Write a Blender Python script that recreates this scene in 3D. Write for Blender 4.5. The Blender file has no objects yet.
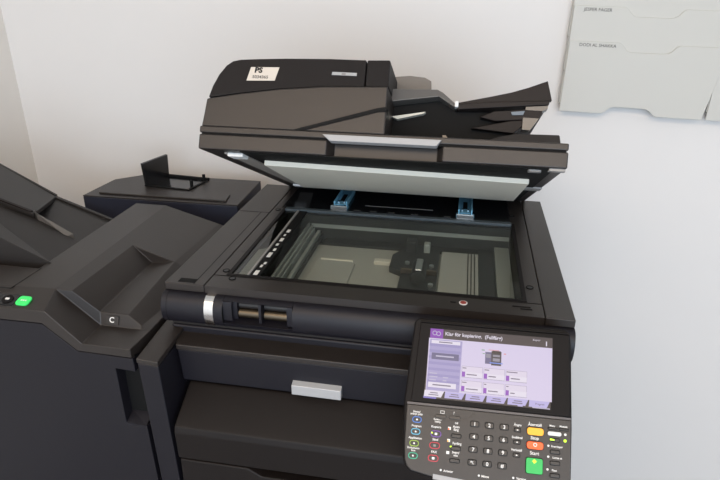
import bpy, bmesh, math, random
from mathutils import Vector, Matrix
random.seed(4)
C = bpy.context.scene
COL = C.collection
H = 1.05                                   # height of the scanner deck above the floor
W0 = Matrix.Translation((0, 0, H))         # scanner-corner frame: x along the front, y to the wall, z up from the deck
R = math.radians

# ------------------------------------------------------------------ materials
def srgb(r, g, b):
    f = lambda c: (c/255/12.92) if c/255 <= .04045 else ((c/255+.055)/1.055)**2.4
    return (f(r), f(g), f(b), 1)

def mat(name, col, rough=.5, metal=0, spec=.5, bump=0, bscale=900, var=0, emit=None, es=1, coat=0):
    m = bpy.data.materials.new(name); m.use_nodes = True
    nt = m.node_tree; b = nt.nodes['Principled BSDF']
    b.inputs['Base Color'].default_value = col
    b.inputs['Roughness'].default_value = rough
    b.inputs['Metallic'].default_value = metal
    b.inputs['Specular IOR Level'].default_value = spec
    b.inputs['Coat Weight'].default_value = coat
    if emit:
        b.inputs['Emission Color'].default_value = emit
        b.inputs['Emission Strength'].default_value = es
    if bump or var:
        tc = nt.nodes.new('ShaderNodeNewGeometry')
        n = nt.nodes.new('ShaderNodeTexNoise'); n.inputs['Scale'].default_value = bscale
        n.inputs['Detail'].default_value = 3
        nt.links.new(tc.outputs['Position'], n.inputs['Vector'])
        if bump:
            bp = nt.nodes.new('ShaderNodeBump'); bp.inputs['Strength'].default_value = bump
            bp.inputs['Distance'].default_value = .001
            nt.links.new(n.outputs['Fac'], bp.inputs['Height'])
            nt.links.new(bp.outputs['Normal'], b.inputs['Normal'])
        if var:
            n2 = nt.nodes.new('ShaderNodeTexNoise'); n2.inputs['Scale'].default_value = 6
            nt.links.new(tc.outputs['Position'], n2.inputs['Vector'])
            mr = nt.nodes.new('ShaderNodeMapRange')
            mr.inputs['To Min'].default_value = rough-var; mr.inputs['To Max'].default_value = rough+var
            nt.links.new(n2.outputs['Fac'], mr.inputs['Value'])
            nt.links.new(mr.outputs['Result'], b.inputs['Roughness'])
    return m

def glass_mat(name, tint=(.93, .96, .94, 1), rough=.0, ior=1.5):
    m = bpy.data.materials.new(name); m.use_nodes = True
    nt = m.node_tree; nt.nodes.clear()
    o = nt.nodes.new('ShaderNodeOutputMaterial'); mix = nt.nodes.new('ShaderNodeMixShader')
    t = nt.nodes.new('ShaderNodeBsdfTransparent'); t.inputs['Color'].default_value = tint
    g = nt.nodes.new('ShaderNodeBsdfGlossy'); g.inputs['Roughness'].default_value = rough
    fr = nt.nodes.new('ShaderNodeFresnel'); fr.inputs['IOR'].default_value = ior
    ge = nt.nodes.new('ShaderNodeNewGeometry'); inv = nt.nodes.new('ShaderNodeMath'); inv.operation = 'SUBTRACT'
    inv.inputs[0].default_value = 1; nt.links.new(ge.outputs['Backfacing'], inv.inputs[1])
    mu = nt.nodes.new('ShaderNodeMath'); mu.operation = 'MULTIPLY'
    nt.links.new(fr.outputs[0], mu.inputs[0]); nt.links.new(inv.outputs[0], mu.inputs[1])
    nt.links.new(mu.outputs[0], mix.inputs[0]); nt.links.new(t.outputs[0], mix.inputs[1])
    nt.links.new(g.outputs[0], mix.inputs[2]); nt.links.new(mix.outputs[0], o.inputs[0])
    return m

M = {}
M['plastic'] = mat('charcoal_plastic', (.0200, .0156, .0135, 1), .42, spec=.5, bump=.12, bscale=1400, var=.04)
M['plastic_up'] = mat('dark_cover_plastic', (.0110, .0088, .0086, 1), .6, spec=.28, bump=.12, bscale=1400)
M['front'] = mat('front_plastic_blue_reflection', (.0064, .0056, .0092, 1), .5, spec=.38, bump=.15, bscale=1200, var=.04)  # plastic for front faces, bluish reflected daylight put into its colour
M['lower'] = mat('lower_cover_shaded_plastic', (.0085, .0062, .0055, 1), .55, spec=.24, bump=.12, bscale=1400)  # plastic darkened, shade under the scanner overhang put into its colour
M['gap'] = mat('black_gap', (.004, .004, .004, 1), .7, spec=.2)
M['gloss'] = mat('gloss_black', (.008, .008, .009, 1), .18, spec=.5)
M['bezel'] = mat('bezel_black', (.0085, .0072, .0072, 1), .5, spec=.12)
M['keypad'] = mat('keypad_plastic', (.028, .0235, .021, 1), .45, spec=.5, bump=.1, bscale=1500)
M['key'] = mat('rubber_key', (.012, .012, .013, 1), .35, spec=.5)
M['silver'] = mat('silver_plastic', (.42, .42, .425, 1), .4, metal=.25)
M['handle_silver'] = mat('handle_silver', (.34, .335, .335, 1), .45, spec=.3)
M['chrome'] = mat('chrome', (.75, .75, .75, 1), .18, metal=1)
M['brass'] = mat('brass_roller', (.13, .105, .075, 1), .45, metal=1)
M['steel'] = mat('steel', (.62, .63, .62, 1), .28, metal=1)
M['blue'] = mat('blue_bracket', (.22, .50, .68, 1), .3, metal=.4)
M['whitepad'] = mat('white_pad', (.70, .66, .56, 1), .55)
M['padpart'] = mat('pale_plastic', (.70, .70, .68, 1), .45)
M['divider'] = mat('divider_grey', (.26, .25, .24, 1), .4)
M['railblue'] = mat('blue_grey', (.10, .14, .18, 1), .35)
M['sticker'] = mat('sticker_paper', (.60, .545, .48, 1), .6)
M['ink'] = mat('black_ink', (.01, .01, .01, 1), .6)
M['inkgrey'] = mat('grey_ink', (.22, .21, .2, 1), .6)
M['inkdark'] = mat('dark_ink', (.05, .048, .045, 1), .6)
M['legend'] = mat('white_legend', (.75, .73, .70, 1), .5)
M['wellfloor'] = mat('scanner_floor', (.37, .372, .34, 1), .45)
M['wellgrey'] = mat('scanner_grey', (.26, .28, .26, 1), .4)
M['welldark'] = mat('scanner_dark', (.015, .016, .015, 1), .5)
M['slit_reflect'] = mat('slit_reflection_grey', (.30, .29, .27, 1), .4)
M['wellpale'] = mat('scanner_pale', (.62, .60, .52, 1), .45)
M['traygrey'] = mat('tray_grey', (.10, .092, .085, 1), .3, spec=.6)
M['guide'] = mat('paper_guide_plastic', (.16, .145, .13, 1), .35)
M['traydark'] = mat('tray_dark', (.016, .012, .011, 1), .5, spec=.2)
M['exit_tray'] = mat('exit_tray_plastic', (.018, .0155, .0145, 1), .5, bump=.12, bscale=1000)
M['holder'] = mat('holder_plastic', (.545, .53, .485, 1), .45, spec=.3)
M['holder_in'] = mat('holder_back', (.70, .76, .73, 1), .5, spec=.3)
M['wall'] = mat('wall_paint', (.72, .695, .67, 1), .75, spec=.2, bump=.05, bscale=160)
M['wall_l'] = mat('wall_paint_side', (.80, .75, .69, 1), .8, spec=.2, bump=.05, bscale=160)
M['ceil'] = mat('ceiling_paint', (.78, .76, .72, 1), .85, spec=.2)
M['floor'] = mat('floor_vinyl', (.24, .23, .23, 1), .4, bump=.05, bscale=60)
M['glass'] = glass_mat('platen_glass', tint=(.93, .945, .93, 1))
M['slit'] = glass_mat('slit_glass', tint=(.75, .78, .75, 1))
M['green'] = mat('green_button', srgb(28, 170, 78), .4, emit=srgb(28, 170, 78), es=.02)
M['amber'] = mat('amber_button', srgb(245, 170, 30), .35)
M['orange'] = mat('orange_button', srgb(245, 92, 28), .35)
M['greenlit'] = mat('lit_green_button', srgb(60, 215, 105), .35, emit=srgb(40, 200, 95), es=.3)
M['led'] = mat('led_green', srgb(190, 240, 40), .4, emit=srgb(190, 240, 40), es=.8)
M['whitekey'] = mat('pale_key', (.62, .60, .58, 1), .4)
for n, c in dict(rblue=(55, 110, 190), rcyan=(85, 165, 195), rlime=(135, 165, 60), rteal=(45, 165, 130), rviolet=(105, 65, 150), rred=(180, 40, 60)).items():
    M[n] = mat('key_ring_'+n[1:], srgb(*c), .4)
def em(name, c, s=.88):
    M[name] = mat(name, (.01, .01, .01, 1), .3, spec=.3, emit=srgb(*c), es=s)
em('s_bg', (226, 216, 248)); em('s_bar', (62, 55, 64)); em('s_icon', (142, 66, 190)); em('s_panel', (176, 168, 218))
em('s_panel2', (160, 153, 208)); em('s_dark', (106, 104, 146)); em('s_white', (240, 234, 252)); em('s_tab', (196, 188, 242))
em('s_btn', (233, 224, 246)); em('s_edge', (170, 162, 190)); em('s_purple', (150, 80, 200)); em('s_text', (120, 112, 140)); em('s_black', (60, 58, 72))
em('s_grey', (150, 148, 168)); em('s_green', (110, 170, 130)); em('s_red', (230, 150, 160)); em('s_blue', (120, 150, 240)); em('s_status', (130, 122, 214))
em('s_low', (40, 36, 46)); em('s_pale', (200, 195, 225))

# ------------------------------------------------------------------ helpers
def thing(name, label, cat, loc, group=None):
    o = bpy.data.objects.new(name, None); COL.objects.link(o)
    o.location = loc; o.empty_display_size = .1
    o['label'] = label; o['category'] = cat
    if group: o['group'] = group
    return o

def wloc(o):
    v = Vector(o.location)
    while o.parent:
        o = o.parent; v = v+Vector(o.location)
    return v

def obj(name, bm, m, parent=None, F=W0, bev=0, seg=2, label=None, smooth=False, kind=None, ang=30):
    bmesh.ops.transform(bm, matrix=F, verts=bm.verts)
    bmesh.ops.recalc_face_normals(bm, faces=bm.faces)
    lo = Vector([min(v.co[i] for v in bm.verts) for i in range(3)])
    hi = Vector([max(v.co[i] for v in bm.verts) for i in range(3)])
    c = (lo+hi)/2
    bmesh.ops.translate(bm, vec=-c, verts=bm.verts)
    me = bpy.data.meshes.new(name); bm.to_mesh(me); bm.free()
    me.materials.append(M[m] if isinstance(m, str) else m)
    o = bpy.data.objects.new(name, me); COL.objects.link(o)
    if parent is not None:
        o.parent = parent; o.location = c-wloc(parent)
    else:
        o.location = c
    if bev:
        md = o.modifiers.new('bevel', 'BEVEL'); md.width = bev; md.segments = seg
        md.limit_method = 'ANGLE'; md.angle_limit = R(ang); md.harden_normals = True
        smooth = True
    if smooth:
        for p in me.polygons: p.use_smooth = True
        if not bev:
            try: me.set_sharp_from_angle(angle=R(35))
            except Exception: pass
    if label: o['label'] = label
    if kind: o['kind'] = kind
    return o

def B(): return bmesh.new()
def box(bm, x0, x1, y0, y1, z0, z1):
    v = [bm.verts.new((x, y, z)) for x in (x0, x1) for y in (y0, y1) for z in (z0, z1)]
    for f in ((0, 1, 3, 2), (4, 6, 7, 5), (0, 4, 5, 1), (2, 3, 7, 6), (0, 2, 6, 4), (1, 5, 7, 3)):
        bm.faces.new([v[i] for i in f])
    return bm
def bx(*a): return box(B(), *a)
def prism(bm, pts, vec):
    a = [bm.verts.new(p) for p in pts]; b = [bm.verts.new(Vector(p)+Vector(vec)) for p in pts]
    n = len(pts); bm.faces.new(a); bm.faces.new(b[::-1])
    for i in range(n): bm.faces.new((a[i], b[i], b[(i+1) % n], a[(i+1) % n]))
    return bm
def prx(pts, x0, x1, bm=None): return prism(bm or B(), [(x0, y, z) for y, z in pts], (x1-x0, 0, 0))
def pry(pts, y0, y1, bm=None): return prism(bm or B(), [(x, y0, z) for x, z in pts], (0, y1-y0, 0))
def prz(pts, z0, z1, bm=None): return prism(bm or B(), [(x, y, z0) for x, y in pts], (0, 0, z1-z0))
def loft(bm, a, b):
    va = [bm.verts.new(p) for p in a]; vb = [bm.verts.new(p) for p in b]
    n = len(a); bm.faces.new(va); bm.faces.new(vb[::-1])
    for i in range(n): bm.faces.new((va[i], vb[i], vb[(i+1) % n], va[(i+1) % n]))
    return bm
def cyl(bm, c, r, h, axis='z', n=24, r2=None):
    m = Matrix.Translation(c)
    if axis == 'x': m = m @ Matrix.Rotation(R(90), 4, 'Y')
    if axis == 'y': m = m @ Matrix.Rotation(R(90), 4, 'X')
    bmesh.ops.create_cone(bm, cap_ends=True, segments=n, radius1=r, radius2=r if r2 is None else r2, depth=h, matrix=m)
    return bm
def ring(bm, c, r, r2, h, n=28):
    pts = []
    for k in range(n):
        a = 2*math.pi*k/n
        pts.append([bm.verts.new((c[0]+q*math.cos(a), c[1]+q*math.sin(a), c[2]+z)) for q, z in ((r, 0), (r, h), (r2, h), (r2, 0))])
    for k in range(n):
        a, b = pts[k], pts[(k+1) % n]
        for i in range(4): bm.faces.new((a[i], a[(i+1) % 4], b[(i+1) % 4], b[i]))
    return bm
def rrect(x0, x1, y0, y1, r, n=5):
    p = []
    for cx, cy, a in ((x1-r, y1-r, 0), (x0+r, y1-r, 90), (x0+r, y0+r, 180), (x1-r, y0+r, 270)):
        for k in range(n+1):
            t = R(a+90*k/n); p.append((cx+r*math.cos(t), cy+r*math.sin(t)))
    return p
def rbox(x0, x1, y0, y1, z0, z1, r, n=5, bm=None): return prz(rrect(x0, x1, y0, y1, r, n), z0, z1, bm)

def text(name, s, size, x, y, z, m, parent, F, align='CENTER', bold=0, depth=.0002, label=None, shear=0):
    cu = bpy.data.curves.new(name, 'FONT'); cu.body = s; cu.size = size
    cu.align_x = align; cu.align_y = 'CENTER'; cu.extrude = depth/2; cu.offset = bold; cu.space_line = .85; cu.shear = shear
    cu.resolution_u = 3
    t = bpy.data.objects.new('tmp', cu); COL.objects.link(t)
    dg = bpy.context.evaluated_depsgraph_get()
    me = bpy.data.meshes.new_from_object(t.evaluated_get(dg))
    bpy.data.objects.remove(t)
    bm = B(); bm.from_mesh(me); bpy.data.meshes.remove(me); bpy.data.curves.remove(cu)
    bmesh.ops.translate(bm, vec=(x, y, z), verts=bm.verts)
    return obj(name, bm, m, parent, F, label=label)

def struct(name, bm, m):
    o = obj(name, bm, m, None, Matrix.Identity(4)); o['kind'] = 'structure'; return o

# ------------------------------------------------------------------ room
WY = .73; WX = -.785
struct('floor', bx(WX-.1, 3.2, -3.2, WY+.1, -.06, 0), 'floor')
struct('wall_back', bx(WX-.1, 3.2, WY, WY+.1, 0, 2.7), 'wall')
struct('wall_left', bx(WX-.1, WX, -3.2, WY, 0, 2.7), 'wall_l')
struct('ceiling', bx(WX-.1, 3.2, -3.2, WY+.1, 2.7, 2.78), 'ceil')

# ------------------------------------------------------------------ copier
cop = thing('photocopier', 'large charcoal office photocopier with raised document feeder lid, lit touch screen and keypad', 'photocopier', (.31, .28, 0))
# lower body
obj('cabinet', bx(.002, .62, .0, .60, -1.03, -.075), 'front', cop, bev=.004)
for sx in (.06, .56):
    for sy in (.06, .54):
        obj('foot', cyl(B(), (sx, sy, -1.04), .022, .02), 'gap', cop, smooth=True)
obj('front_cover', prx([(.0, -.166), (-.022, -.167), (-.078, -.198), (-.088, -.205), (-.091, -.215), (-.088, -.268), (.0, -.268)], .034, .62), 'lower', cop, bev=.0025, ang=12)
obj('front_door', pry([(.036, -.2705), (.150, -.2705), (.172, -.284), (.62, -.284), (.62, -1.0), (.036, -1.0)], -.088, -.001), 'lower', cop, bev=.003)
# bridge block under the scanner
bl = obj('bridge_cover', loft(B(), [(.026, -.034, -.099), (.62, -.034, -.099), (.62, -.030, -.159), (.028, -.030, -.159)],
                              [(.006, .05, -.099), (.62, .05, -.099), (.62, .05, -.159), (.006, .05, -.159)]), 'front', cop, bev=.002)
obj('top_ledge', loft(B(), [(.026, -.037, -.088), (.62, -.037, -.088), (.62, -.037, -.0975), (.026, -.037, -.0975)],
                      [(.006, .02, -.086), (.62, .02, -.086), (.62, .02, -.0975), (.006, .02, -.0975)]), 'plastic', bl, bev=.0018)
obj('name_plate', loft(B(), [(.2125, -.041, -.137), (.2905, -.041, -.1375), (.2905, -.041, -.1545), (.2125, -.041, -.154)],
                       [(.2125, -.030, -.133), (.2905, -.030, -.1335), (.2905, -.030, -.1545), (.2125, -.030, -.154)]), 'silver', bl, bev=.001, label='silver grey plate')
# left column
ca = [(-.0130, -.085, -.095), (.0205, -.085, -.098), (.0225, .03, -.095), (-.0125, .03, -.095)]
cb = [(-.0040, -.085, -.33), (.0290, -.085, -.33), (.0290, .03, -.33), (-.0040, .03, -.33)]
bm = loft(B(), ca, cb); loft(bm, cb, [(x, y, -1.03) for x, y, z in cb])
colm = obj('side_column', bm, 'front', cop, bev=.002)
obj('column_cap', loft(B(), [(-.0135, -.0865, -.0855), (.0212, -.0865, -.0885), (.0225, .02, -.078), (-.0125, .02, -.076)],
                        [(-.0135, -.0865, -.0945), (.0212, -.0865, -.0975), (.0225, .02, -.087), (-.0125, .02, -.085)]), 'plastic', colm, bev=.0018)

# scanner housing: deck with the glass opening
OX0, OX1, OY0, OY1 = .092, .550, .0475, .352
SX0, SX1, SD = .0665, .5775, .507
bm = B()
for a in ((SX0, OX0, 0, SD), (OX1, SX1, 0, SD), (OX0, OX1, 0, OY0), (OX0, OX1, OY1, SD)):
    box(bm, a[0], a[1], a[2], a[3], -.0125, 0)
deck = obj('scanner_deck', bm, 'plastic', cop)
bm = B()
for a in ((0.004, OX0, .004, SD), (OX1, .616, .004, SD), (OX0, OX1, .004, OY0), (OX0, OX1, OY1+.02, SD), (OX0, OX1, OY0, OY1+.02)):
    box(bm, a[0], a[1], a[2], a[3], -.076, -.0125 if a[3] != OY1+.02 else -.066)
obj('scanner_base', bm, 'plastic', cop)
obj('deck_side_panel', bx(0, SX0-.0012, 0, SD, -.0125, .0005), 'plastic', cop, bev=.0015)
obj('deck_side_panel', bx(SX1+.0012, .62, 0, SD, -.0125, .0005), 'plastic', cop, bev=.0015)
# details on the deck
def frame_line(x0, x1, y0, y1, w, z0, z1):
    bm = B()
    box(bm, x0, x1, y0, y0+w, z0, z1); box(bm, x0, x1, y1-w, y1, z0, z1)
    box(bm, x0, x0+w, y0+w, y1-w, z0, z1); box(bm, x1-w, x1, y0+w, y1-w, z0, z1)
    return bm
obj('seam', bx(.002, .0645, .3255, .327, .0003, .0008), 'gap', deck)
obj('seam', bx(.0475, .0485, .002, .326, .0003, .0008), 'gap', deck)
obj('recess', bx(.020, .048, .0055, .0185, .0002, .0008), 'gap', deck)
obj('embossed_panel', bx(.0745, .0905, .135, .200, -.0005, .0004), 'plastic', deck)
obj('front_seam', bx(SX0, SX1, .0385, .0395, -.0005, .0005), 'gap', deck)
obj('glass_bezel', frame_line(OX0-.006, OX1+.006, OY0-.006, OY1+.006, .0065, -.001, .0009), 'bezel', deck)
for x, y in ((.08, .057), (.1, .032), (.077, .348), (.564, .09), (.5535, .404)):
    s = obj('screw', ring(B(), (x, y, -.0005), .0058, .0042, .0016), 'gap', deck)
    obj('screw', cyl(B(), (x, y, .0002), .0042, .001), 'key', deck)
obj('round_label', cyl(B(), (.463, .021, .0004), .0062, .0012), 'padpart', deck, label='pale round label')
obj('round_label_centre', cyl(B(), (.463, .021, .0009), .0045, .0012), mat('label_red', srgb(150, 60, 52), .5), deck, label='red label centre')
obj('embossed_arrow', bx(.444, .452, .020, .022, 0, .0008), 'gap', deck)
bm = B(); box(bm, .534, .560, .0245, .0265, 0, .0008); box(bm, .545, .562, .0185, .0205, 0, .0008)
obj('embossed_mark', bm, 'gap', deck)
# black hinge strip behind the glass, blue brackets on it
obj('hinge_strip', bx(.082, .548, .362, .498, -.0005, .0012), 'gloss', deck)
obj('printed_line', bx(.251, .394, .4025, .4045, .001, .0016), 'inkgrey', deck)
obj('back_rail', bx(OX0, OX1, OY1-.004, OY1+.008, -.002, .0035), mat('rail_blue_grey', (.05, .065, .075, 1), .3), deck, bev=.001)
for k, x in enumerate((.235, .268, .305, .352, .418)):
    obj('rail_clip', bx(x, x+.014, OY1+.004, OY1+.0095, .003, .0065), 'gloss', deck)
for x in (.201, .460):
    bm = bx(x-.0145, x+.0145, .388, .482, .001, .0062)
    box(bm, x-.0145, x-.0115, .388, .470, .0062, .0125); box(bm, x+.0115, x+.0145, .388, .470, .0062, .0125)
    box(bm, x-.018, x+.018, .372, .389, .001, .0048)
    obj('hinge_bracket', bm, 'blue', deck, bev=.0007, label='blue hinge bracket')
    for q in (-.0135, .0125):
        obj('hinge_screw', cyl(B(), (x+q, .3805, .0055), .0034, .003), 'chrome', deck, smooth=True)
        obj('hinge_bolt', cyl(B(), (x+q*.45, .402, .0072), .0028, .003), 'chrome', deck, smooth=True)
    obj('hinge_slot', bx(x-.005, x+.004, .410, .452, .006, .0068), 'gap', deck)
    obj('hinge_flange', bx(x-.017, x+.017, .3705, .3745, .001, .0085), 'steel', deck, bev=.0006)
# platen glass and the slit glass
obj('platen_glass', bx(.1395, OX1, OY0, OY1, -.0035, -.0005), 'glass', cop, label='clear glass plate')
obj('slit_glass', bx(.0925, .1175, OY0, OY1, -.003, -.001), 'slit', cop, label='narrow strip of clear glass')
obj('glass_divider', bx(.1185, .1222, OY0, OY1, -.008, .0018), 'divider', cop, bev=.0006)
sc = obj('size_scale', bx(.1237, .1393, OY0, OY1, -.008, .0006), 'gap', cop)
for y, ln, xa, xb in ((.0505, .016, .1275, .1345), (.079, .009, .129, .133), (.091, .008, .1315, .1355), (.119, .019, .127, .1335), (.146, .010, .130, .1345),
                      (.169, .009, .128, .1325), (.189, .014, .1285, .1345), (.214, .008, .129, .1325), (.232, .013, .129, .135)):
    obj('size_mark', bx(xa, xb, y, y+ln, .0003, .0010), 'padpart', sc, label='white size mark')
# inside the scanner
ZF = -.056
well = obj('scanner_well', bx(.135, OX1-.001, OY0+.001, .312, -.066, ZF), 'wellfloor', cop)
obj('well_wall', bx(.093, OX1-.001, .342, .352, -.066, -.005), 'welldark', well)
obj('well_wall', bx(.093, .0985, OY0+.001, .34, -.066, -.005), 'welldark', well)
obj('well_wall', bx(.0985, .135, OY0+.001, .34, -.066, -.030), 'welldark', well)
obj('slit_reflection', prism(B(), [(.0990, OY0+.001, -.012), (.1180, OY0+.001, -.012), (.1180, .20, -.012), (.1120, .17, -.012), (.0990, .16, -.012)], (0, 0, .006)), 'slit_reflect', well)  # pale plate under the slit glass paints in the lid strip's reflection
for k, x in enumerate((.1445, .1500, .1555, .1635, .1720)):
    obj('carriage_rail', bx(x, x+(.0030, .0036, .0022, .0060, .0022)[k], OY0+.002, .338, -.05, -.020-.005*k), 'wellgrey' if k != 4 else 'welldark', well)
obj('back_ledge', bx(.18, OX1-.002, .314, .341, -.066, -.052), 'welldark', well)
obj('back_guide', bx(.15, OX1-.002, .3405, .3425, -.030, -.022), 'wellgrey', well)
bm = B(); prz(rrect(.186, .262, .10, .24, .012), ZF-.001, ZF+.0035, bm)
obj('raised_floor_panel', bm, 'wellfloor', well, bev=.002)
obj('panel_rim_highlight', bx(.193, .256, .2385, .2435, ZF, ZF+.0055), 'wellpale', well, bev=.0015)  # pale strip paints in the highlight on the raised panel's back edge
obj('paper_strip', bx(.296, .352, .240, .254, ZF, ZF+.008), 'wellpale', well, bev=.001)
lens = obj('lens_unit', prz([(.328, .27), (.345, .30), (.417, .30), (.417, .12), (.352, .12), (.352, .20), (.328, .215)], -.066, -.044), 'welldark', well, bev=.002)
obj('lens_tower', bx(.352, .372, .282, .306, -.066, -.022), 'welldark', well, bev=.002)
obj('lens_tower', bx(.386, .398, .286, .302, -.066, -.026), 'wellgrey', well, bev=.002)
obj('lens_barrel', cyl(B(), (.385, .185, -.036), .013, .055, 'y'), 'welldark', well, smooth=True)
obj('lens_clamp', bx(.379, .391, .165, .212, -.043, -.0215), 'steel', well, bev=.002)
obj('lens_clamp', bx(.352, .416, .188, .193, -.043, -.033), 'brass', well, bev=.001)
for x, y in ((.405, .225), (.36, .232), (.408, .15)):
    obj('lens_screw', cyl(B(), (x, y, -.042), .0045, .004), 'steel', well)
obj('circuit_cover', bx(.420, .490, OY0+.002, .308, -.066, -.048), 'wellfloor', well, bev=.001)
for x in (.470, .476, .482):
    obj('cover_groove', bx(x, x+.002, OY0+.004, .306, -.0485, -.0472), 'welldark', well)
obj('side_channel', bx(.4905, .520, OY0+.002, .34, -.066, -.050), 'welldark', well)
obj('side_rail', bx(.521, .5485, OY0+.002, .34, -.066, -.044), 'wellgrey', well)

# rounded front bar with silver ring and roller window
def barprof(r=0.0):
    p = [(.012, -.0125)]
    for k in range(13):
        a = R(90-180*k/12); p.append((-.004-(.017+r)*math.cos(a), -.0385+(.0255+r)*math.sin(a)))
    p.append((.012, -.0645)); return p
bar = obj('front_bar', prx(barprof(), .0, .0709), 'front', cop, smooth=True)
obj('bar_section', prx(barprof(), .2115, .62), 'front', bar, smooth=True)
obj('silver_ring', prx(barprof(.0008), .0712, .0858), 'chrome', bar, smooth=True, label='shiny silver ring')
obj('bar_section', prx(barprof(), .086, .1005), 'front', bar, smooth=True)
top = [q for q in barprof() if q[1] > -.0165]+[(.012, -.0165)]
bot = [(.012, -.0480)]+[q for q in barprof() if q[1] < -.0480]
bm = prx(top, .1008, .211); prx(bot, .1008, .211, bm)
mid = [(.012, -.0160), (-.0150, -.0160), (-.0165, -.0240), (-.0165, -.0400), (-.0150, -.0485), (.012, -.0485)]
prx(mid, .1008, .1150, bm); prx([(min(y+.007, .012), z) for y, z in mid], .1150, .1215, bm); prx(mid, .1580, .1620, bm); prx(mid, .2025, .211, bm)
wf = obj('roller_window', bm, 'front', bar, smooth=True)
obj('window_back', bx(.1008, .211, .0055, .0115, -.045, -.019), 'gap', bar)
for x in (.1395, .1825):
    obj('roller', cyl(B(), (x, -.001, -.040), .0075, .034 if x < .15 else .038, 'x'), 'brass', bar, smooth=True, label='brass coloured roller')
    obj('roller', cyl(B(), (x, .001, -.026), .006, .034 if x < .15 else .038, 'x'), 'key', bar, smooth=True)
obj('bar_seam', prx(barprof(.0003), .0085, .0092), 'gap', bar)
obj('bar_seam', prx(barprof(.0003), .1003, .1009), 'gap', bar)

# ------------------------------------------------------------------ document feeder (raised lid)
AL = math.atan2(.203, .45)
FL = Matrix.Translation((0, .5, H+.0015)) @ Matrix.Rotation(-AL, 4, 'X')
fx0, fx1, fy = .0555, .5865, -.494
pl = [(fx0, fy), (.251, fy), (.2585, fy+.022), (.4105, fy+.022), (.4175, fy), (fx1, fy), (fx1, .02), (fx0, .02)]
fd = obj('document_feeder', prz(pl, .0, .0225), 'plastic', cop, FL, bev=.0022)
obj('feeder_gap', bx(fx0+.003, fx1-.003, fy+.003, .015, .0222, .0252), 'gap', fd, FL)
obj('feeder_plate', bx(fx0, fx1, fy, .0, .0246, .0345), 'plastic', fd, FL, bev=.002)
obj('handle', loft(B(), [(.245, fy-.006, .0295), (.415, fy-.006, .0295), (.4085, fy-.006, .0205), (.256, fy-.006, .0205)],
                   [(.245, fy+.01, .0305), (.415, fy+.01, .0305), (.4085, fy+.01, .0195), (.256, fy+.01, .0195)]), 'handle_silver', fd, FL, bev=.0008, label='silver handle strip')
# underside: white pad, strip, dark panels
obj('platen_pad', prism(B(), [(.133, -.414, -.009), (.551, -.372, -.009), (.556, -.075, -.009), (.112, -.085, -.009)], (0, 0, .0095)), 'whitepad', fd, FL, bev=.001, label='pale grey white pad')
obj('underside_strip', bx(.088, .118, -.47, -.02, -.0025, .0005), mat('strip_grey', (.30, .27, .24, 1), .35), fd, FL)
obj('underside_panel', bx(.119, .57, -.488, .0, -.0012, .0005), 'gap', fd, FL)
obj('pale_block', bx(.094, .119, -.475, -.448, -.0065, .0), 'padpart', fd, FL, bev=.002)
obj('pale_block', bx(.086, .112, -.075, -.055, -.006, .0), 'padpart', fd, FL, bev=.002)
obj('underside_label', bx(.556, .586, -.262, -.225, -.0022, .0), mat('label_grey', (.30, .29, .28, 1), .5), fd, FL)
obj('rubber_pad', rbox(.537, .555, -.478, -.464, -.004, .0, .004), 'divider', fd, FL)
obj('rubber_pad', rbox(.563, .585, -.489, -.476, -.0035, .0, .002), 'divider', fd, FL)
# feeder body (left half)
low = [(.0555, .0345), (.3335, .0345), (.3325, .1050), (.300, .1040), (.24, .1020), (.17, .0955), (.11, .0865), (.0600, .0775), (.0580, .055)]
obj('feeder_body', loft(B(), [(x, -.489+.03*(z-.0345), z) for x, z in low], [(x, -.12, z) for x, z in low]), 'plastic', fd, FL, bev=.0025)
upp = [(.0610, .0795), (.11, .0887), (.17, .0978), (.24, .1042), (.2965, .1063), (.2945, .1495), (.24, .1500), (.17, .1485), (.13, .1465), (.1, .1445), (.088, .1415), (.079, .1340), (.070, .1180), (.064, .0990)]
fyu = lambda z: -.4855+.30*max(0, z-.0775)
cv = obj('feeder_cover', loft(B(), [(x, fyu(z), z) for x, z in upp], [(x, -.13, z) for x, z in upp]), 'plastic_up', fd, FL, bev=.002)
upr = [(.2980, .1063), (.3320, .1070), (.3300, .1505), (.2960, .1495)]
obj('feeder_end_cap', loft(B(), [(x, fyu(z), z) for x, z in upr], [(x, -.13, z) for x, z in upr]), 'plastic_up', fd, FL, bev=.002)
tri = [(.215, .0375), (.338, .0375), (.338, .0705), (.325, .0690)]
obj('finger_groove', pry([(.203, .0350), (.217, .0362), (.322, .0672), (.3332, .0680), (.3332, .0748), (.320, .0722), (.2, .0362)], -.4905, -.47), 'gap', fd, FL)
# sticker and badge lie on the sloping cover front: own frame
zt = .0775
FC = FL @ Matrix.Translation((-.0065, -.4855, zt)) @ Matrix.Rotation(math.atan2(1, .30), 4, 'X') @ Matrix.Translation((0, .0045, 0))     # local x along, y up the slope, z out
stk = obj('sticker', prism(B(), [(.1225, .0285, -.001), (.1663, .0300, -.001), (.1700, .0530, -.001), (.1255, .0520, -.001)], (0, 0, .0016)), 'sticker', fd, FC, label='white asset sticker')
text('sticker_logo', 'PS', .0125, .1385, .0465, .0008, 'ink', fd, FC, bold=.0006)
text('sticker_number', '5034365', .0072, .1430, .0350, .0008, 'inkdark', fd, FC, bold=.0001)
obj('feeder_badge', prism(B(), [(.2520, .0430, -.001), (.2895, .0425, -.001), (.2895, .0475, -.001), (.2525, .0480, -.001)], (0, 0, .0018)), 'silver', fd, FC, label='small silver badge')
obj('badge_mark', bx(.267, .273, .0435, .0462, .0004, .0011), 'inkgrey', fd, FC)
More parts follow.
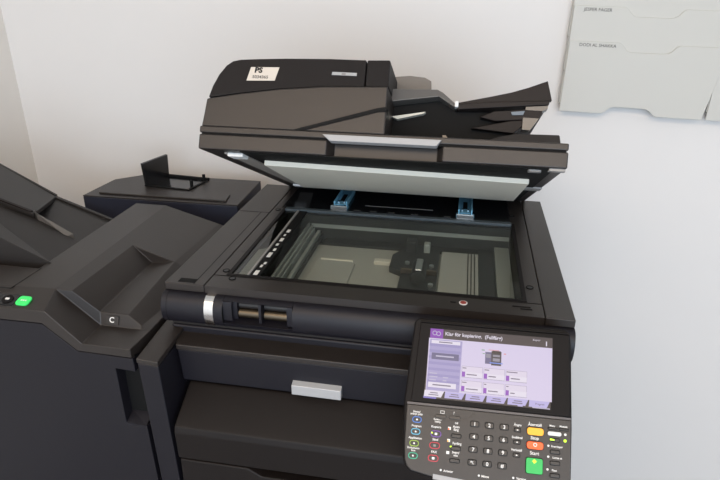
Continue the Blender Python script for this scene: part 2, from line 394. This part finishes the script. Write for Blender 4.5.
# feeder trays (right half)
obj('feed_table', loft(B(), [(.327, -.420, .120), (.400, -.420, .1215), (.4085, -.420, .1175), (.432, -.420, .0985), (.427, -.420, .0955), (.403, -.424, .1095), (.329, -.424, .099)],
                       [(.327, -.13, .118), (.400, -.13, .1195), (.4085, -.13, .1155), (.432, -.13, .0965), (.427, -.13, .0935), (.403, -.13, .1055), (.329, -.13, .095)]), 'traygrey', fd, FL, bev=.0015)
obj('paper_guide', loft(B(), [(.323, -.36, .12), (.389, -.36, .12), (.386, -.357, .152), (.375, -.356, .158), (.350, -.356, .160), (.323, -.357, .157)],
                        [(.323, -.35, .12), (.389, -.35, .12), (.386, -.35, .152), (.375, -.35, .158), (.350, -.35, .160), (.323, -.35, .157)]), 'guide', fd, FL, bev=.001, label='translucent grey paper guide')
obj('input_tray', loft(B(), [(.431, -.420, .100), (.479, -.420, .1055), (.511, -.420, .1075), (.540, -.420, .109), (.567, -.420, .111), (.566, -.420, .1045), (.432, -.420, .092)],
                       [(.431, -.12, .103), (.479, -.12, .109), (.511, -.12, .114), (.540, -.12, .121), (.560, -.12, .1305), (.566, -.12, .1045), (.432, -.12, .092)]), 'traydark', fd, FL, bev=.0015)
obj('tray_back_fence', pry([(.431, .098), (.431, .1035), (.479, .1145), (.511, .1225), (.535, .1305), (.5625, .1415), (.5705, .112)], -.415, -.405), 'traydark', fd, FL, bev=.001)
obj('tray_stop', bx(.428, .4335, -.424, -.41, .095, .104), 'padpart', fd, FL, bev=.001)
obj('tray_support_shadow', pry([(.333, .034), (.585, .034), (.53, .062), (.515, .0645), (.487, .0945), (.43, .0925), (.41, .110), (.333, .097)], -.40, -.12), 'gap', fd, FL)  # black block under the trays, the shadow there put into its colour
obj('paper_slot_strip', loft(B(), [(.332, -.412, .079), (.384, -.412, .0885), (.381, -.412, .0855), (.341, -.412, .0752)],
                             [(.332, -.395, .079), (.384, -.395, .0885), (.381, -.395, .0855), (.341, -.395, .0752)]), 'wellpale', fd, FL)
obj('tray_arm', pry([(.467, .083), (.487, .0925), (.535, .0975), (.558, .096), (.555, .084), (.512, .080), (.49, .078)], -.416, -.39), 'traydark', fd, FL, bev=.001)
obj('tray_arm', pry([(.455, .066), (.512, .0795), (.543, .083), (.524, .0665), (.518, .061)], -.414, -.39), 'traydark', fd, FL, bev=.001)
obj('tray_clip', pry([(.533, .1005), (.565, .1035), (.5645, .0985), (.556, .0955), (.533, .0960)], -.418, -.40), 'traygrey', fd, FL)
obj('tray_clip', pry([(.530, .0845), (.553, .084), (.541, .066), (.530, .0665)], -.418, -.40), 'traygrey', fd, FL)
obj('tray_clip', pry([(.512, .0920), (.532, .0945), (.530, .0885), (.514, .0875)], -.418, -.40), 'railblue', fd, FL)
obj('exit_ramp', loft(B(), [(.455, -.44, .034), (.586, -.44, .034), (.583, -.43, .0585), (.52, -.43, .0575), (.497, -.43, .052)],
                      [(.455, -.2, .034), (.586, -.2, .034), (.583, -.2, .0585), (.52, -.2, .0575), (.497, -.2, .052)]), 'plastic', fd, FL, bev=.002)
obj('exit_ramp', pry([(.415, .034), (.428, .034), (.419, .046), (.414, .046)], -.45, -.44), 'gloss', fd, FL)

# ------------------------------------------------------------------ control panel
ux = Vector((.99969812, .02451164, .0016853)); up = Vector((-.01704645, .64256375, .76604259)); un = ux.cross(up).normalized()
FP = Matrix(((ux.x, up.x, un.x, .4189), (ux.y, up.y, un.y, -.06), (ux.z, up.z, un.z, .0014+H), (0, 0, 0, 1)))
FP = FP @ Matrix.Scale(.001, 4)            # millimetres in the panel's own plane
ol = [(-15, 13.5), (-20.5, 8.5), (-27, -101), (-25, -150), (-22.5, -172), (-19.5, -180), (-13, -186), (14, -190.5), (60, -194), (172, -196), (183, -192), (187, -180), (188.2, -110), (187, -7), (186, 7), (181, 13.5)]
cp = obj('control_panel', prz(ol, -34, -1.2), 'bezel', cop, FP, bev=.003, seg=3)
obj('screen_bezel', prz([(-12, 7), (-17.5, -98.5), (185.5, -98.5), (184, 6)], -3, .6), 'bezel', cp, FP, bev=.001)
obj('bezel_rim', prz([(-12.5, 8.6), (184, 8.2), (184, 6.6), (-12.5, 7.0)], -3, 2.2), 'bezel', cp, FP, bev=.0004)
kp = obj('keypad_plate', prz([(-22.5, -102.5), (186.5, -102.5), (185.8, -178), (181, -190), (170, -193.5), (60, -191.5), (14, -188), (-11, -183.5), (-17, -178.5), (-20, -171), (-22, -150)], -4, 2), 'keypad', cp, FP, bev=.0012)
obj('fold_highlight', prz([(-22.3, -99.4), (186.3, -99.4), (186.4, -102.2), (-22.4, -102.2)], -3, 1.2), mat('fold_highlight_blue', (.03, .035, .05, 1), .3), cp, FP)  # bluish strip paints in the edge highlight along the fold
obj('silver_strip', prz([(17, -184.8), (60, -188.0), (60, -193), (17, -191)], -2, 2.6), 'handle_silver', cp, FP, label='pale strip along lower edge')
obj('mount_arm', bx(.43, .60, -.045, .012, -.10, -.03), 'bezel', cp, W0)
# screen
SCRN = [(1.6, -.3), (162.5, .3), (160.8, -92.0), (-1.6, -92.4)]
def SP(u, v):                               # screen fraction to panel mm
    a = [SCRN[0][i]*(1-u)+SCRN[1][i]*u for i in (0, 1)]; b = [SCRN[3][i]*(1-u)+SCRN[2][i]*u for i in (0, 1)]
    return (a[0]*(1-v)+b[0]*v, a[1]*(1-v)+b[1]*v)
def quad(x0, x1, y0, y1, z, skew=0): return prz([(x0, y0), (x1, y0), (x1+skew, y1), (x0+skew, y1)], z, z+.08)
scr = obj('touch_screen', prz(SCRN, .3, .8), 's_low', cp, FP, label='lit colour screen')
def sq(name, x0, x1, y0, y1, z, m, skew=0): return obj(name, quad(x0, x1, y0, y1, z, skew), m, cp, FP)
sq('screen_area', .4, 162.3, -82.2, -13.2, .85, 's_bg')
sq('screen_title_bar', 1.6, 162.5, -13.2, -.2, .85, 's_bar')
sq('screen_icon', 1.6, 19, -13.0, -.4, 1.0, 's_icon')
bm = B(); ring(bm, (7.6, -6.2, 1.1), 3.1, 2.2, .08); ring(bm, (12.8, -6.8, 1.1), 3.1, 2.2, .08)
obj('screen_icon', bm, 's_pale', cp, FP)
text('screen_title', 'Klar för kopiering.  (Fullfärg)', 6.6, 21.6, -6.2, 1.05, 's_white', cp, FP, 'LEFT', bold=.12, depth=.06)
text('screen_text', 'Kopior', 3.4, 142, -4.2, 1.05, 's_white', cp, FP, depth=.06)
text('screen_text', '1', 8, 154.7, -8.4, 1.05, 's_white', cp, FP, depth=.06, bold=.3)
sq('screen_side_panel', 1.2, 44.2, -81.8, -14.6, 1.0, 's_panel', 1.0)
for k in range(7): sq('screen_panel_stripe', 1.8, 43.6, -24-k*8, -20.4-k*8, 1.1, 's_panel2', .06)
sq('screen_button', 4.0, 42.5, -20.2, -15.8, 1.2, 's_white')
sq('screen_text_line', 14, 32, -18.6, -17.2, 1.3, 's_text')
sq('screen_box', 5.4, 41.5, -41.2, -32.6, 1.2, 's_dark')
sq('screen_text_line', 11, 35, -37.6, -35.8, 1.3, 's_pale')
for k, (a, b) in enumerate(((4, 14), (4, 15), (4, 13), (22, 29), (22, 27))):
    y = (-59.5, -64, -68, -64, -68)[k]; sq('screen_text_line', a, b, y-.9, y+.5, 1.2, 's_pale')
sq('screen_button', 3.2, 39.8, -78.0, -71.2, 1.2, 's_white')
sq('screen_text_line', 9, 33, -75.4, -73.8, 1.3, 's_text')
# picture of the machine
for a in ((76, 84, -41, -25.5, 's_dark'), (84, 97, -42.5, -24, 's_black'), (85, 96, -26.5, -23.2, 's_low'), (86, 95, -31, -28.5, 's_grey'), (86, 95, -37, -33, 's_grey'), (77, 83, -33, -28, 's_grey'), (82, 99, -40, -38.6, 's_blue'), (71, 75, -24, -22.8, 's_green'), (72.5, 75.5, -28.5, -27.6, 's_green'), (80, 94, -23.0, -22.2, 's_red'), (100, 103, -27, -25.6, 's_red')):
    sq('screen_picture', *a[:4], 1.0 if a[4] not in ('s_low', 's_grey', 's_blue') else 1.1, a[4])
for r in range(2):
    for k in range(3):
        x = 46.2+28.6*k; y = -46.6-18.6*r
        sq('screen_tile', x, x+27.2, y-14.4, y, 1.0, 's_edge'); sq('screen_tile', x+.4, x+26.8, y-14.0, y-.4, 1.1, 's_btn')
        sq('screen_tile', x, x+27.0, y-14.4, y-7.6, 1.2, 's_white'); sq('screen_tile', x, x+27.2, y-14.9, y-14.2, 1.2, 's_edge')
        sq('screen_icon', x+.3, x+4.6, y-14, y-7.4, 1.3, 's_purple')
        sq('screen_text_line', x+1, x+(6, 7, 15, 7, 4, 4)[3*r+k], y-3.2, y-2.0, 1.3, 's_text')
        sq('screen_text_line', x+6.5, x+(20, 16, 18, 22, 19, 12)[3*r+k], y-11.4, y-10, 1.3, 's_text')
for k in range(6):
    x = -1.4+27.0*k
    obj('screen_tab', prz([(x, -90.4), (x+22.5, -90.2), (x+26.2, -82.2), (x+.6, -82.2)], 1.0, 1.08), 's_white' if k == 0 else 's_tab', cp, FP)
    if k < 5:
        sq('screen_text_line', x+8, x+18, -85.6, -84.4, 1.2, 's_text'); sq('screen_text_line', x+6, x+19, -88.2, -87.0, 1.2, 's_text')
text('screen_text', 'Program', 3.3, 147.5, -86.2, 1.2, 's_black', cp, FP, depth=.06)
sq('screen_status', -2.0, 15, -92.6, -90.6, 1.2, 's_status')
sq('screen_status', 119.5, 126, -91.4, -89.8, 1.2, 's_tab'); sq('screen_text_line', 138, 160, -91.6, -90.4, 1.2, 's_pale')

# keys
def key(x, y, w, h, m='key', r=None, name='key', ringm=None, z=3.4, label=None):
    r = r or min(w, h)*.28
    if ringm:
        obj('key_ring', rbox(x-w/2-1.1, x+w/2+1.1, y-h/2-1.1, y+h/2+1.1, 1.5, 2.6, min(r+1.1, h/2+1.0)), ringm, cp, FP)
    else:
        obj('key_well', rbox(x-w/2-.6, x+w/2+.6, y-h/2-.6, y+h/2+.6, 1.5, 2.15, r+.5), 'gap', cp, FP)
    return obj(name, rbox(x-w/2, x+w/2, y-h/2, y+h/2, 1.6, z, r), m, cp, FP, bev=.0006, label=label)
def leg(s, x, y, size=3.6, name='key_legend', align='CENTER', m='legend', z=2.08, bold=0):
    return text(name, s, size, x, y, z, m, cp, FP, align, depth=.1, bold=bold or .06)
dig = ['1', '2', '3', '4', '5', '6', '7', '8', '9', '*/.', '0', '#']
for i, s in enumerate(dig):
    x = 66.2+18.6*(i % 3)-.35*(i//3); y = -119-15.65*(i//3)
    key(x, y, 10.5, 6.6); leg(s, x, y-.2, 6.4 if i != 9 else 5, z=3.45, bold=.1)
for i, (x, y, rm) in enumerate(((-8, -121, 'rblue'), (-8.6, -136, 'rcyan'), (-9.5, -150.6, 'rlime'), (-9.9, -165.8, 'rteal'))):
    key(x, y, 10, 5.6, ringm=rm, r=2.7)
    obj('key_symbol', cyl(B(), (x, y, 3.5), 1.1, .12), 'legend', cp, FP)
for x, y, rm in ((17.6, -136.2, 'rviolet'), (16.8, -150.6, 'rred'), (16.0, -166.2, 'rred')):
    key(x, y, 11.5, 6, ringm=rm, r=2.9)
    obj('key_symbol', rbox(x-1.6, x+1.6, y-1.4, y+1.4, 3.35, 3.5, .5), 'inkgrey' if rm == 'rred' and y > -160 else 'legend', cp, FP)
obj('indicator_light', cyl(B(), (12.4, -135.2, 3.2), 1.0, 1.0), 'led', cp, FP)
for x, y in ((43.6, -136.2), (43.6, -151.4), (43.1, -166.4)): key(x, y, 12, 4.2)
obj('indicator_light', rbox(36.2, 38.8, -150.6, -148.9, 1.8, 3.0, .6), 'led', cp, FP)
for x, y in ((120, -120.8), (119.8, -135.7), (119.6, -151.3)):
    key(x, y, 8, 4.4); obj('key_symbol', rbox(x-1, x+1, y-.6, y+.6, 3.35, 3.5, .3), 'legend', cp, FP)
key(142.1, -120.4, 20.5, 9.2, 'amber', 3.4, 'reset_key', z=4.2, label='amber key')
key(142, -137.3, 20.5, 9.2, 'orange', 3.4, 'stop_key', z=4.2, label='orange key')
obj('stop_symbol', ring(B(), (142, -136.4, 4.2), 2.3, 1.5, .1), 'legend', cp, FP)
key(141.5, -161.7, 20.4, 18.6, 'green', 2.6, 'start_key', z=4.4, label='green key')
obj('start_symbol', prz([(141.3, -153.4), (144.2, -156.2), (141.3, -159), (138.6, -156.2)], 4.4, 4.55), 'led', cp, FP)
key(165.8, -120.7, 17, 5.2, 'whitekey', 2.3, 'power_key', label='pale key')
obj('power_symbol', cyl(B(), (179.1, -120.4, 2.1), 1.5, .3), 'legend', cp, FP)
key(166.6, -128.2, 11, 3.8)
obj('indicator_light', prz([(160.4, -126.6), (165.6, -127.4), (165.6, -128.8), (160.4, -129)], 1.9, 3.6), 'led', cp, FP)
obj('indicator_light', cyl(B(), (178.8, -127.9, 2.2), 1.8, .8), 'led', cp, FP)
for y in (-142.6, -155.8, -170.4): key(166.6, y, 11.5, 4.4)
for x in (163.5, 177): key(x, -114.6, 11, 2.2)
# half round recess with two keys
arc = [(0, -103.2)]+[(33-33*math.cos(R(a))*1.0, -103.2-15.8*math.sin(R(a))) for a in range(12, 180, 12)]+[(66, -103.2)]
obj('half_round_recess', prz(arc, 1.6, 2.25), 'keypad', cp, FP)
obj('half_round_rim', prz([(33-33*math.cos(R(a)), -103.2-15.8*math.sin(R(a))) for a in range(0, 181, 10)]+[(33-31.8*math.cos(R(a)), -103.2-15*math.sin(R(a))) for a in range(180, -1, -10)], 1.8, 3.0), 'keypad', cp, FP)
for x in (22.5, 40.5): key(x, -113.9, 14, 4.2)
obj('key_symbol', frame_line(21.6, 26.8, -110.2, -106.6, .5, 2.3, 2.5), 'legend', cp, FP)
leg('?', 39, -108.4, 4.6, z=2.3)
for s, x, y, z in (('Status/\navbryt jobb', -9, -112.6, 3.1), ('Program', -8, -129, 3.3), ('Applikation', -8.5, -144, 3.3), ('Dokument-\nbox', -10, -157.8, 3.1),
                   ('System-\nmeny', 19, -119.6, 3.1), ('Kopiera', 17.4, -127.6, 3.5), ('Sänd', 17.2, -143.3, 3.5), ('FAX', 16.6, -158.6, 3.6),
                   ('Auto\nfärg', 43, -126.8, 3.8), ('Fyrfärg', 45, -145.4, 3.6), ('Svart/\nvitt', 44, -158.2, 3.6), ('Off', 43, -120.6, 2.8),
                   ('Ångra', 120.2, -114.6, 3.5), ('Snabbval', 120, -130, 3.4), ('Verkställ', 119.6, -145.2, 3.4),
                   ('Återställ', 141.6, -112.3, 4.4), ('Stop', 141.7, -128.5, 5), ('Start', 141.6, -146.8, 5.2),
                   ('Meny', 163, -111.3, 2.8), ('Meddel.', 177, -111, 2.8), ('Energispar', 169, -136, 3), ('Logga ut', 169.5, -149.4, 3), ('Paus', 166, -164.4, 3),
                   ('Arbetar', 36, -179.8, 3.4), ('Minne', 82, -181, 3.4), ('Varning', 126, -178.8, 3.4)):
    leg(s, x, y, z*1.12)
for x, y, m in ((34.4, -127.6, 'orange'), (34.2, -142.6, 'amber'), (34.0, -157.4, 'legend')):
    obj('legend_icon', bx(x-1.8, x+1.8, y-1.8, y+1.8, 2.0, 2.15), 'legend', cp, FP)
    obj('legend_icon', bx(x-1.7, x+.2, y-1.7, y+.3, 2.1, 2.25), m, cp, FP)
for x, y in ((26.5, -179.3), (74.2, -180.6), (116.5, -178.5), (158.5, -135.8), (158.5, -148.8), (157.8, -164)):
    obj('legend_icon', cyl(B(), (x, y, 2.05), 1.3, .2), 'legend', cp, FP)

# ------------------------------------------------------------------ finisher
fin = thing('paper_finisher', 'charcoal paper finisher with sloping lid, lit green button and exit tray, left of the photocopier', 'paper finisher', (-.28, .26, 0))
V = dict(F0=(-.56, -.085, -.026), F1=(-.1524, -.085, -.0205), F2=(-.1002, -.085, -.0712), F3=(-.0212, -.085, -.0718),
         T0=(-.56, -.050, -.011), A0=(-.168, -.0334, -.011), A1=(-.1405, -.0325, -.0122),
         N1=(-.1040, -.0285, -.0735), N2=(-.0340, -.0285, -.0738), G3=(-.0195, -.0285, -.0738), G4=(-.0165, .16, -.0725),
         FL=(-.1065, -.0205, -.0530), FR=(-.0580, -.0205, -.0533), F9=(-.0368, -.0225, -.0692),
         Ab=(-.1780, .356, -.011), As=(-.1475, .161, -.0188), Rr=(-.0640, .155, -.0427), Md=(-.1120, .159, -.0505),
         Bb=(-.248, .356, -.011), Bf=(-.2416, .0275, -.011), L1=(-.56, .0275, -.011), Sb=(-.060, .356, -.0450), Sr=(-.0165, .356, -.0575))
faces = ['F0 F1 A0 T0', 'T0 A0 Ab Bb Bf L1', 'A0 A1 As Ab', 'A1 FL Md As', 'As Rr Sb Ab', 'As Md Rr', 'FL FR Rr Md', 'A0 N1 FL A1',
         'N1 N2 F9 FR FL', 'F1 F2 N1 A0', 'F2 F3 G3 N2 N1', 'N2 G3 G4 F9', 'FR F9 G4 Rr', 'Rr G4 Sr Sb']
rim = ['F0', 'F1', 'F2', 'F3', 'G3', 'G4', 'Sr', 'Sb', 'Ab', 'Bb', 'Bf', 'L1', 'T0']
fl = dict(F0=(-.56, -.085, -.0430), F1=(-.1605, -.085, -.0420), F2=(-.1095, -.085, -.0845), F3=(-.0212, -.085, -.0865))
bm = B(); vv = {k: bm.verts.new(c) for k, c in V.items()}
for f in faces: bm.faces.new([vv[k] for k in f.split()])
lowv = {k: bm.verts.new(fl.get(k) or (V[k][0], V[k][1], -.11)) for k in rim}
for i, k in enumerate(rim):
    k2 = rim[(i+1) % len(rim)]
    bm.faces.new((vv[k], vv[k2], lowv[k2], lowv[k]))
tcov = obj('top_cover', bm, 'plastic', fin, bev=.0016, ang=5)
obj('seam', bx(-.56, -.2365, -.0455, -.0442, -.0115, -.0106), 'gap', tcov)
obj('seam', bx(-.2375, -.2362, -.0455, .027, -.0115, -.0106), 'gap', tcov)
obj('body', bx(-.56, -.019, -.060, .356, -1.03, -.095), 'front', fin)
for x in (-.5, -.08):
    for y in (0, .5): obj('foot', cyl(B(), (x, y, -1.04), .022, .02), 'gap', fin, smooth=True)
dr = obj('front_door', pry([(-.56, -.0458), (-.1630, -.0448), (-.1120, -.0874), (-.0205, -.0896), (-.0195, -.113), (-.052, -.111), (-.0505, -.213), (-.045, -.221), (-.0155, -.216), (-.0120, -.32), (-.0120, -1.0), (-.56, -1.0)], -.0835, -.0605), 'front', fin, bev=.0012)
obj('door_handle', bx(-.0535, -.0165, -.0625, -.0602, -.221, -.110), 'gap', dr)
obj('handle_lip', loft(B(), [(-.0500, -.0835, -.214), (-.045, -.0835, -.2205), (-.0165, -.0835, -.2160)], [(-.0500, -.0625, -.205), (-.045, -.0625, -.2205), (-.0165, -.0625, -.2050)]), 'front', dr)
obj('seam_filler', pry([(-.56, -.0420), (-.1600, -.0410), (-.1090, -.0835), (-.0210, -.0855), (-.0205, -.0920), (-.1120, -.0900), (-.1640, -.0490), (-.56, -.0500)], -.0770, -.0605), 'gap', fin)
# buttons on the sloping strip
FS = W0 @ Matrix.Translation((0, -.085, -.0220)) @ Matrix.Rotation(math.atan2(.0108, .038), 4, 'X')
obj('button_plate', bx(-.30, -.2085, .004, .0285, -.001, .0004), 'gloss', fin, FS)
obj('button_frame', rbox(-.236, -.2105, .0055, .0275, 0, .0012, .002), 'key', fin, FS)
obj('round_button', cyl(B(), (-.224, .0165, .0015), .0088, .003), 'bezel', fin, FS, smooth=True)
obj('button_icon', rbox(-.2275, -.2205, .0145, .0185, .003, .0033, .0015), 'legend', fin, FS)
obj('eject_button', rbox(-.2075, -.1862, .0075, .0260, 0, .0028, .0055), 'greenlit', fin, FS, bev=.0006, label='lit green button')
for x in (-.2, -.1965, -.193): obj('button_icon', bx(x-.001, x+.0012, .0155, .0180, .0027, .0031), 'legend', fin, FS)
# letter C on the front edge of the lid
FCb = W0 @ Matrix.Translation((-.0835, -.0252, -.0632)) @ Matrix.Rotation(R(69), 4, 'X')
obj('letter_plate', rbox(-.0105, .0105, -.0068, .0068, -.003, .0012, .001), 'keypad', fin, FCb)
text('letter', 'C', .0125, -.001, 0, .0013, 'legend', fin, FCb, bold=.0002)
# rear housing
rh = obj('rear_housing', prz([(-.424, .424), (-.045, .430), (-.052, .612), (-.361, .606), (-.418, .552)], -.40, -.031), mat('rear_housing_blue_reflection', (.016, .018, .032, 1), .5, bump=.12, bscale=1200), fin, bev=.002)  # bluish reflection on the front face put into the housing colour
obj('rear_lid', prz([(-.424, .424), (-.045, .430), (-.052, .612), (-.361, .606), (-.418, .552)], -.0308, -.028), 'plastic', fin, bev=.001)
obj('rear_body', prz([(-.424, .424), (-.045, .430), (-.052, .612), (-.361, .606), (-.418, .552)], -1.03, -.40), 'front', fin)
obj('rear_link', bx(-.40, -.06, .356, .424, -1.0, -.20), 'front', fin)
obj('raised_strip', prz([(-.392, .440), (-.076, .442), (-.079, .452), (-.084, .486), (-.413, .484)], -.0285, -.0235), 'plastic', fin, bev=.002)
# open hatch in the rear housing
obj('hatch_recess', prism(B(), [(-.316, .520, -.0282), (-.197, .508, -.0282), (-.182, .586, -.0282), (-.298, .598, -.0282)], (0, 0, .0006)), 'gloss', fin)
bm = B()
prism(bm, [(-.316, .514, -.0282), (-.194, .501, -.0282), (-.194, .507, -.0282), (-.316, .520, -.0282)], (0, 0, .003))
prism(bm, [(-.303, .598, -.0282), (-.182, .586, -.0282), (-.181, .593, -.0282), (-.303, .605, -.0282)], (0, 0, .006))
prism(bm, [(-.200, .506, -.0282), (-.194, .505, -.0282), (-.180, .588, -.0282), (-.186, .588, -.0282)], (0, 0, .003))
obj('hatch_rim', bm, 'gap', fin)
obj('hatch_door', loft(B(), [(-.3165, .517, -.028), (-.2990, .602, -.028), (-.3000, .606, .0300), (-.3180, .512, .0305)],
                       [(-.3115, .516, -.028), (-.2940, .601, -.028), (-.2935, .604, .0290), (-.3115, .511, .0295)]), 'gloss', fin, bev=.001, label='open black hatch door standing upright')
for y, x in ((.528, -.199), (.580, -.190)):
    obj('hatch_latch', bx(x-.003, x+.003, y-.003, y+.003, -.028, -.010), 'gap', fin)
# exit tray, rising to the left
tr = obj('exit_tray', loft(B(), [(-.240, .050, -.085), (-.240, .362, -.090), (-.452, .362, -.016), (-.64, .362, .052), (-.64, .055, .052)],
                      [(-.240, .050, -.095), (-.240, .362, -.100), (-.452, .362, -.026), (-.64, .362, .040), (-.64, .055, .040)]), 'exit_tray', fin, bev=.001)
obj('tray_extension', loft(B(), [(-.449, .366, -.013), (-.570, .366, .0515), (-.70, .366, .11), (-.70, .19, .115), (-.372, .196, .0145)],
                           [(-.449, .366, -.021), (-.570, .366, .0435), (-.70, .366, .10), (-.70, .19, .105), (-.372, .196, .0065)]), 'exit_tray', tr, bev=.001)
obj('tray_rim', loft(B(), [(-.449, .372, -.010), (-.70, .372, .1175), (-.70, .366, .1175), (-.449, .366, -.010)],
                     [(-.449, .372, -.020), (-.70, .372, .1075), (-.70, .366, .1075), (-.449, .366, -.020)]), 'exit_tray', tr, bev=.001)
obj('tray_rim', loft(B(), [(-.260, .368, -.0765), (-.449, .368, -.0115), (-.449, .360, -.0115), (-.260, .360, -.0765)],
                     [(-.260, .368, -.0865), (-.449, .368, -.0215), (-.449, .360, -.0215), (-.260, .360, -.0865)]), 'exit_tray', tr, bev=.001)
obj('extension_rail', loft(B(), [(-.378, .203, .0185), (-.70, .203, .122), (-.70, .197, .122), (-.378, .197, .0185)],
                           [(-.378, .203, .0145), (-.70, .203, .118), (-.70, .197, .118), (-.378, .197, .0145)]), 'traydark', tr)
obj('tray_floor', loft(B(), [(-.242, .050, -.062), (-.242, .200, -.062), (-.372, .200, .004), (-.64, .200, .096), (-.64, .050, .096), (-.372, .050, .004)],
                      [(-.242, .050, -.094), (-.242, .200, -.094), (-.372, .200, -.045), (-.64, .200, .05), (-.64, .050, .05), (-.372, .050, -.045)]), 'exit_tray', tr, bev=.001)
obj('tray_wedge_highlight', loft(B(), [(-.377, .204, .0185), (-.366, .198, .0150), (-.300, .205, -.0265), (-.3105, .196, -.0285)],
                       [(-.377, .204, -.005), (-.366, .198, -.008), (-.300, .205, -.045), (-.3105, .196, -.045)]), 'traygrey', tr)  # raised tray edge in lighter grey, its highlight put into the colour
obj('tray_side_wall', loft(B(), [(-.232, .048, -.010), (-.38, .105, .040), (-.62, .115, .125), (-.62, .06, .125), (-.32, .048, .030)],
                           [(-.232, .048, -.09), (-.38, .105, -.09), (-.62, .115, .05), (-.62, .06, .05), (-.32, .048, -.09)]), 'exit_tray', tr, bev=.001)

# ------------------------------------------------------------------ wall file pockets
def pocket(x0, x1, z0, z1, yb, label, name_text=None, xr=None, notch=True):
    cx = (x0+x1)/2
    t = thing('wall_pocket', label, 'file pocket', (cx, WY, z0+H), 'white file pockets on the wall'); t.rotation_euler = (0, R(1.5), 0)
    w = x1-x0; n0 = x0+w*.345; n1 = x0+w*.745
    yf = yb-.022
    xr1 = xr if xr is not None else x1
    def arcpts(zt, d, n0=n0, n1=n1):
        p = [(n0, zt), (n0+.006, zt-.004), (n0+.017, zt-d+.003), (n0+.025, zt-d), (n1-.032, zt-d), (n1-.022, zt-d+.0015), (n1-.014, zt-d+.006), (n1-.006, zt-.003), (n1, zt)]
        return p
    xl = x0-.001
    ptsf = [(x0+.002, z0)]+[(a, z0+.0+(z1-b)) for a, b in arcpts(z1, .0165, x0+w*.305, x0+w*.685)]+[(x1, z0), (xr1, z1)]+arcpts(z1, .0190)[::-1]+[(x0, z1)]
    obj('front_panel', pry(ptsf, yf, yf+.003), 'holder', t, bev=.0008)
    obj('back_panel', bx(x0, x1, yb-.003, yb, z0+.016, z1+.0745), 'holder_in', t)
    obj('side_panel', bx(x0, x0+.002, yf+.003, yb-.003, z0+.016, z1), 'holder', t)
    obj('side_panel', bx(x1-.002, x1, yf+.003, yb-.003, z0+.016, z1), 'holder', t)
    obj('bottom_panel', bx(x0, x1, yf+.003, yb, z0+.0152, z0+.018), 'holder', t)
    if name_text:
        FT = W0 @ Matrix(((1, 0, 0, x0+.0215), (0, 0, -1, yf-.0003), (0, 1, 0, z1-.0075), (0, 0, 0, 1)))
        text('name_text', name_text, .0098, 0, 0, 0, 'inkdark', t, FT, 'LEFT')
    return t
PX0, PX1 = .6595, .974
dz = .074
labels = ['white wall pocket lowest of its stack, with printed name, right of the feeder tray',
          'white wall pocket second from the bottom of its stack, with a printed name',
          'white wall pocket highest in view, cut off by the top of the photo']
for k in range(3):
    pocket(PX0, PX1, .1575+dz*k, .3145+dz*k, WY-.007*(k == 0)-.0035*(k == 1)-.0005*(k == 2), labels[k], ('DODI AL SHAKKA', 'JESPER FAGER', None)[k], xr=.996)
pocket(.982, 1.299, .1485, .3055, WY-.004, 'white wall pocket of the right hand stack, at the photo edge', None, xr=1.299)

# ------------------------------------------------------------------ light
w = bpy.data.worlds.new('World'); C.world = w; w.use_nodes = True
nt = w.node_tree; bg = nt.nodes['Background']
bg.inputs['Color'].default_value = (.82, .90, 1.0, 1); bg.inputs['Strength'].default_value = 1.0
def area(name, loc, target, sx, sy, power, col):
    l = bpy.data.lights.new(name, 'AREA'); l.shape = 'RECTANGLE'; l.size = sx; l.size_y = sy; l.energy = power; l.color = col
    o = bpy.data.objects.new(name, l); COL.objects.link(o); o.location = loc
    d = Vector(target)-Vector(loc); o.rotation_euler = d.to_track_quat('-Z', 'Y').to_euler(); return o
area('window_light', (.9, -3.1, 1.45), (-.35, .73, 1.1), 2.6, 1.7, 84, (.70, .84, 1.0))
area('ceiling_lamp', (.3, -1.75, 2.66), (.3, -1.2, 0), 2.4, .9, 60, (1.0, .74, .50))

# ------------------------------------------------------------------ camera
rows = ((.98450097, .17521431, .00760192), (-.07621188, .38837872, .91834292), (-.15795439, .90468885, -.39571263))
cam = bpy.data.cameras.new('Camera'); co = bpy.data.objects.new('Camera', cam); COL.objects.link(co)
cam.sensor_width = 36; cam.lens = 594.502/720*36; cam.clip_start = .02
m = Matrix(((rows[0][0], rows[1][0], -rows[2][0], .44449813), (rows[0][1], rows[1][1], -rows[2][1], -.7640937),
            (rows[0][2], rows[1][2], -rows[2][2], .43211055+H), (0, 0, 0, 1)))
co.matrix_world = m
C.camera = co
C.view_settings.view_transform = 'Standard'; C.view_settings.look = 'None'
C.view_settings.exposure = -.15; C.view_settings.gamma = 1
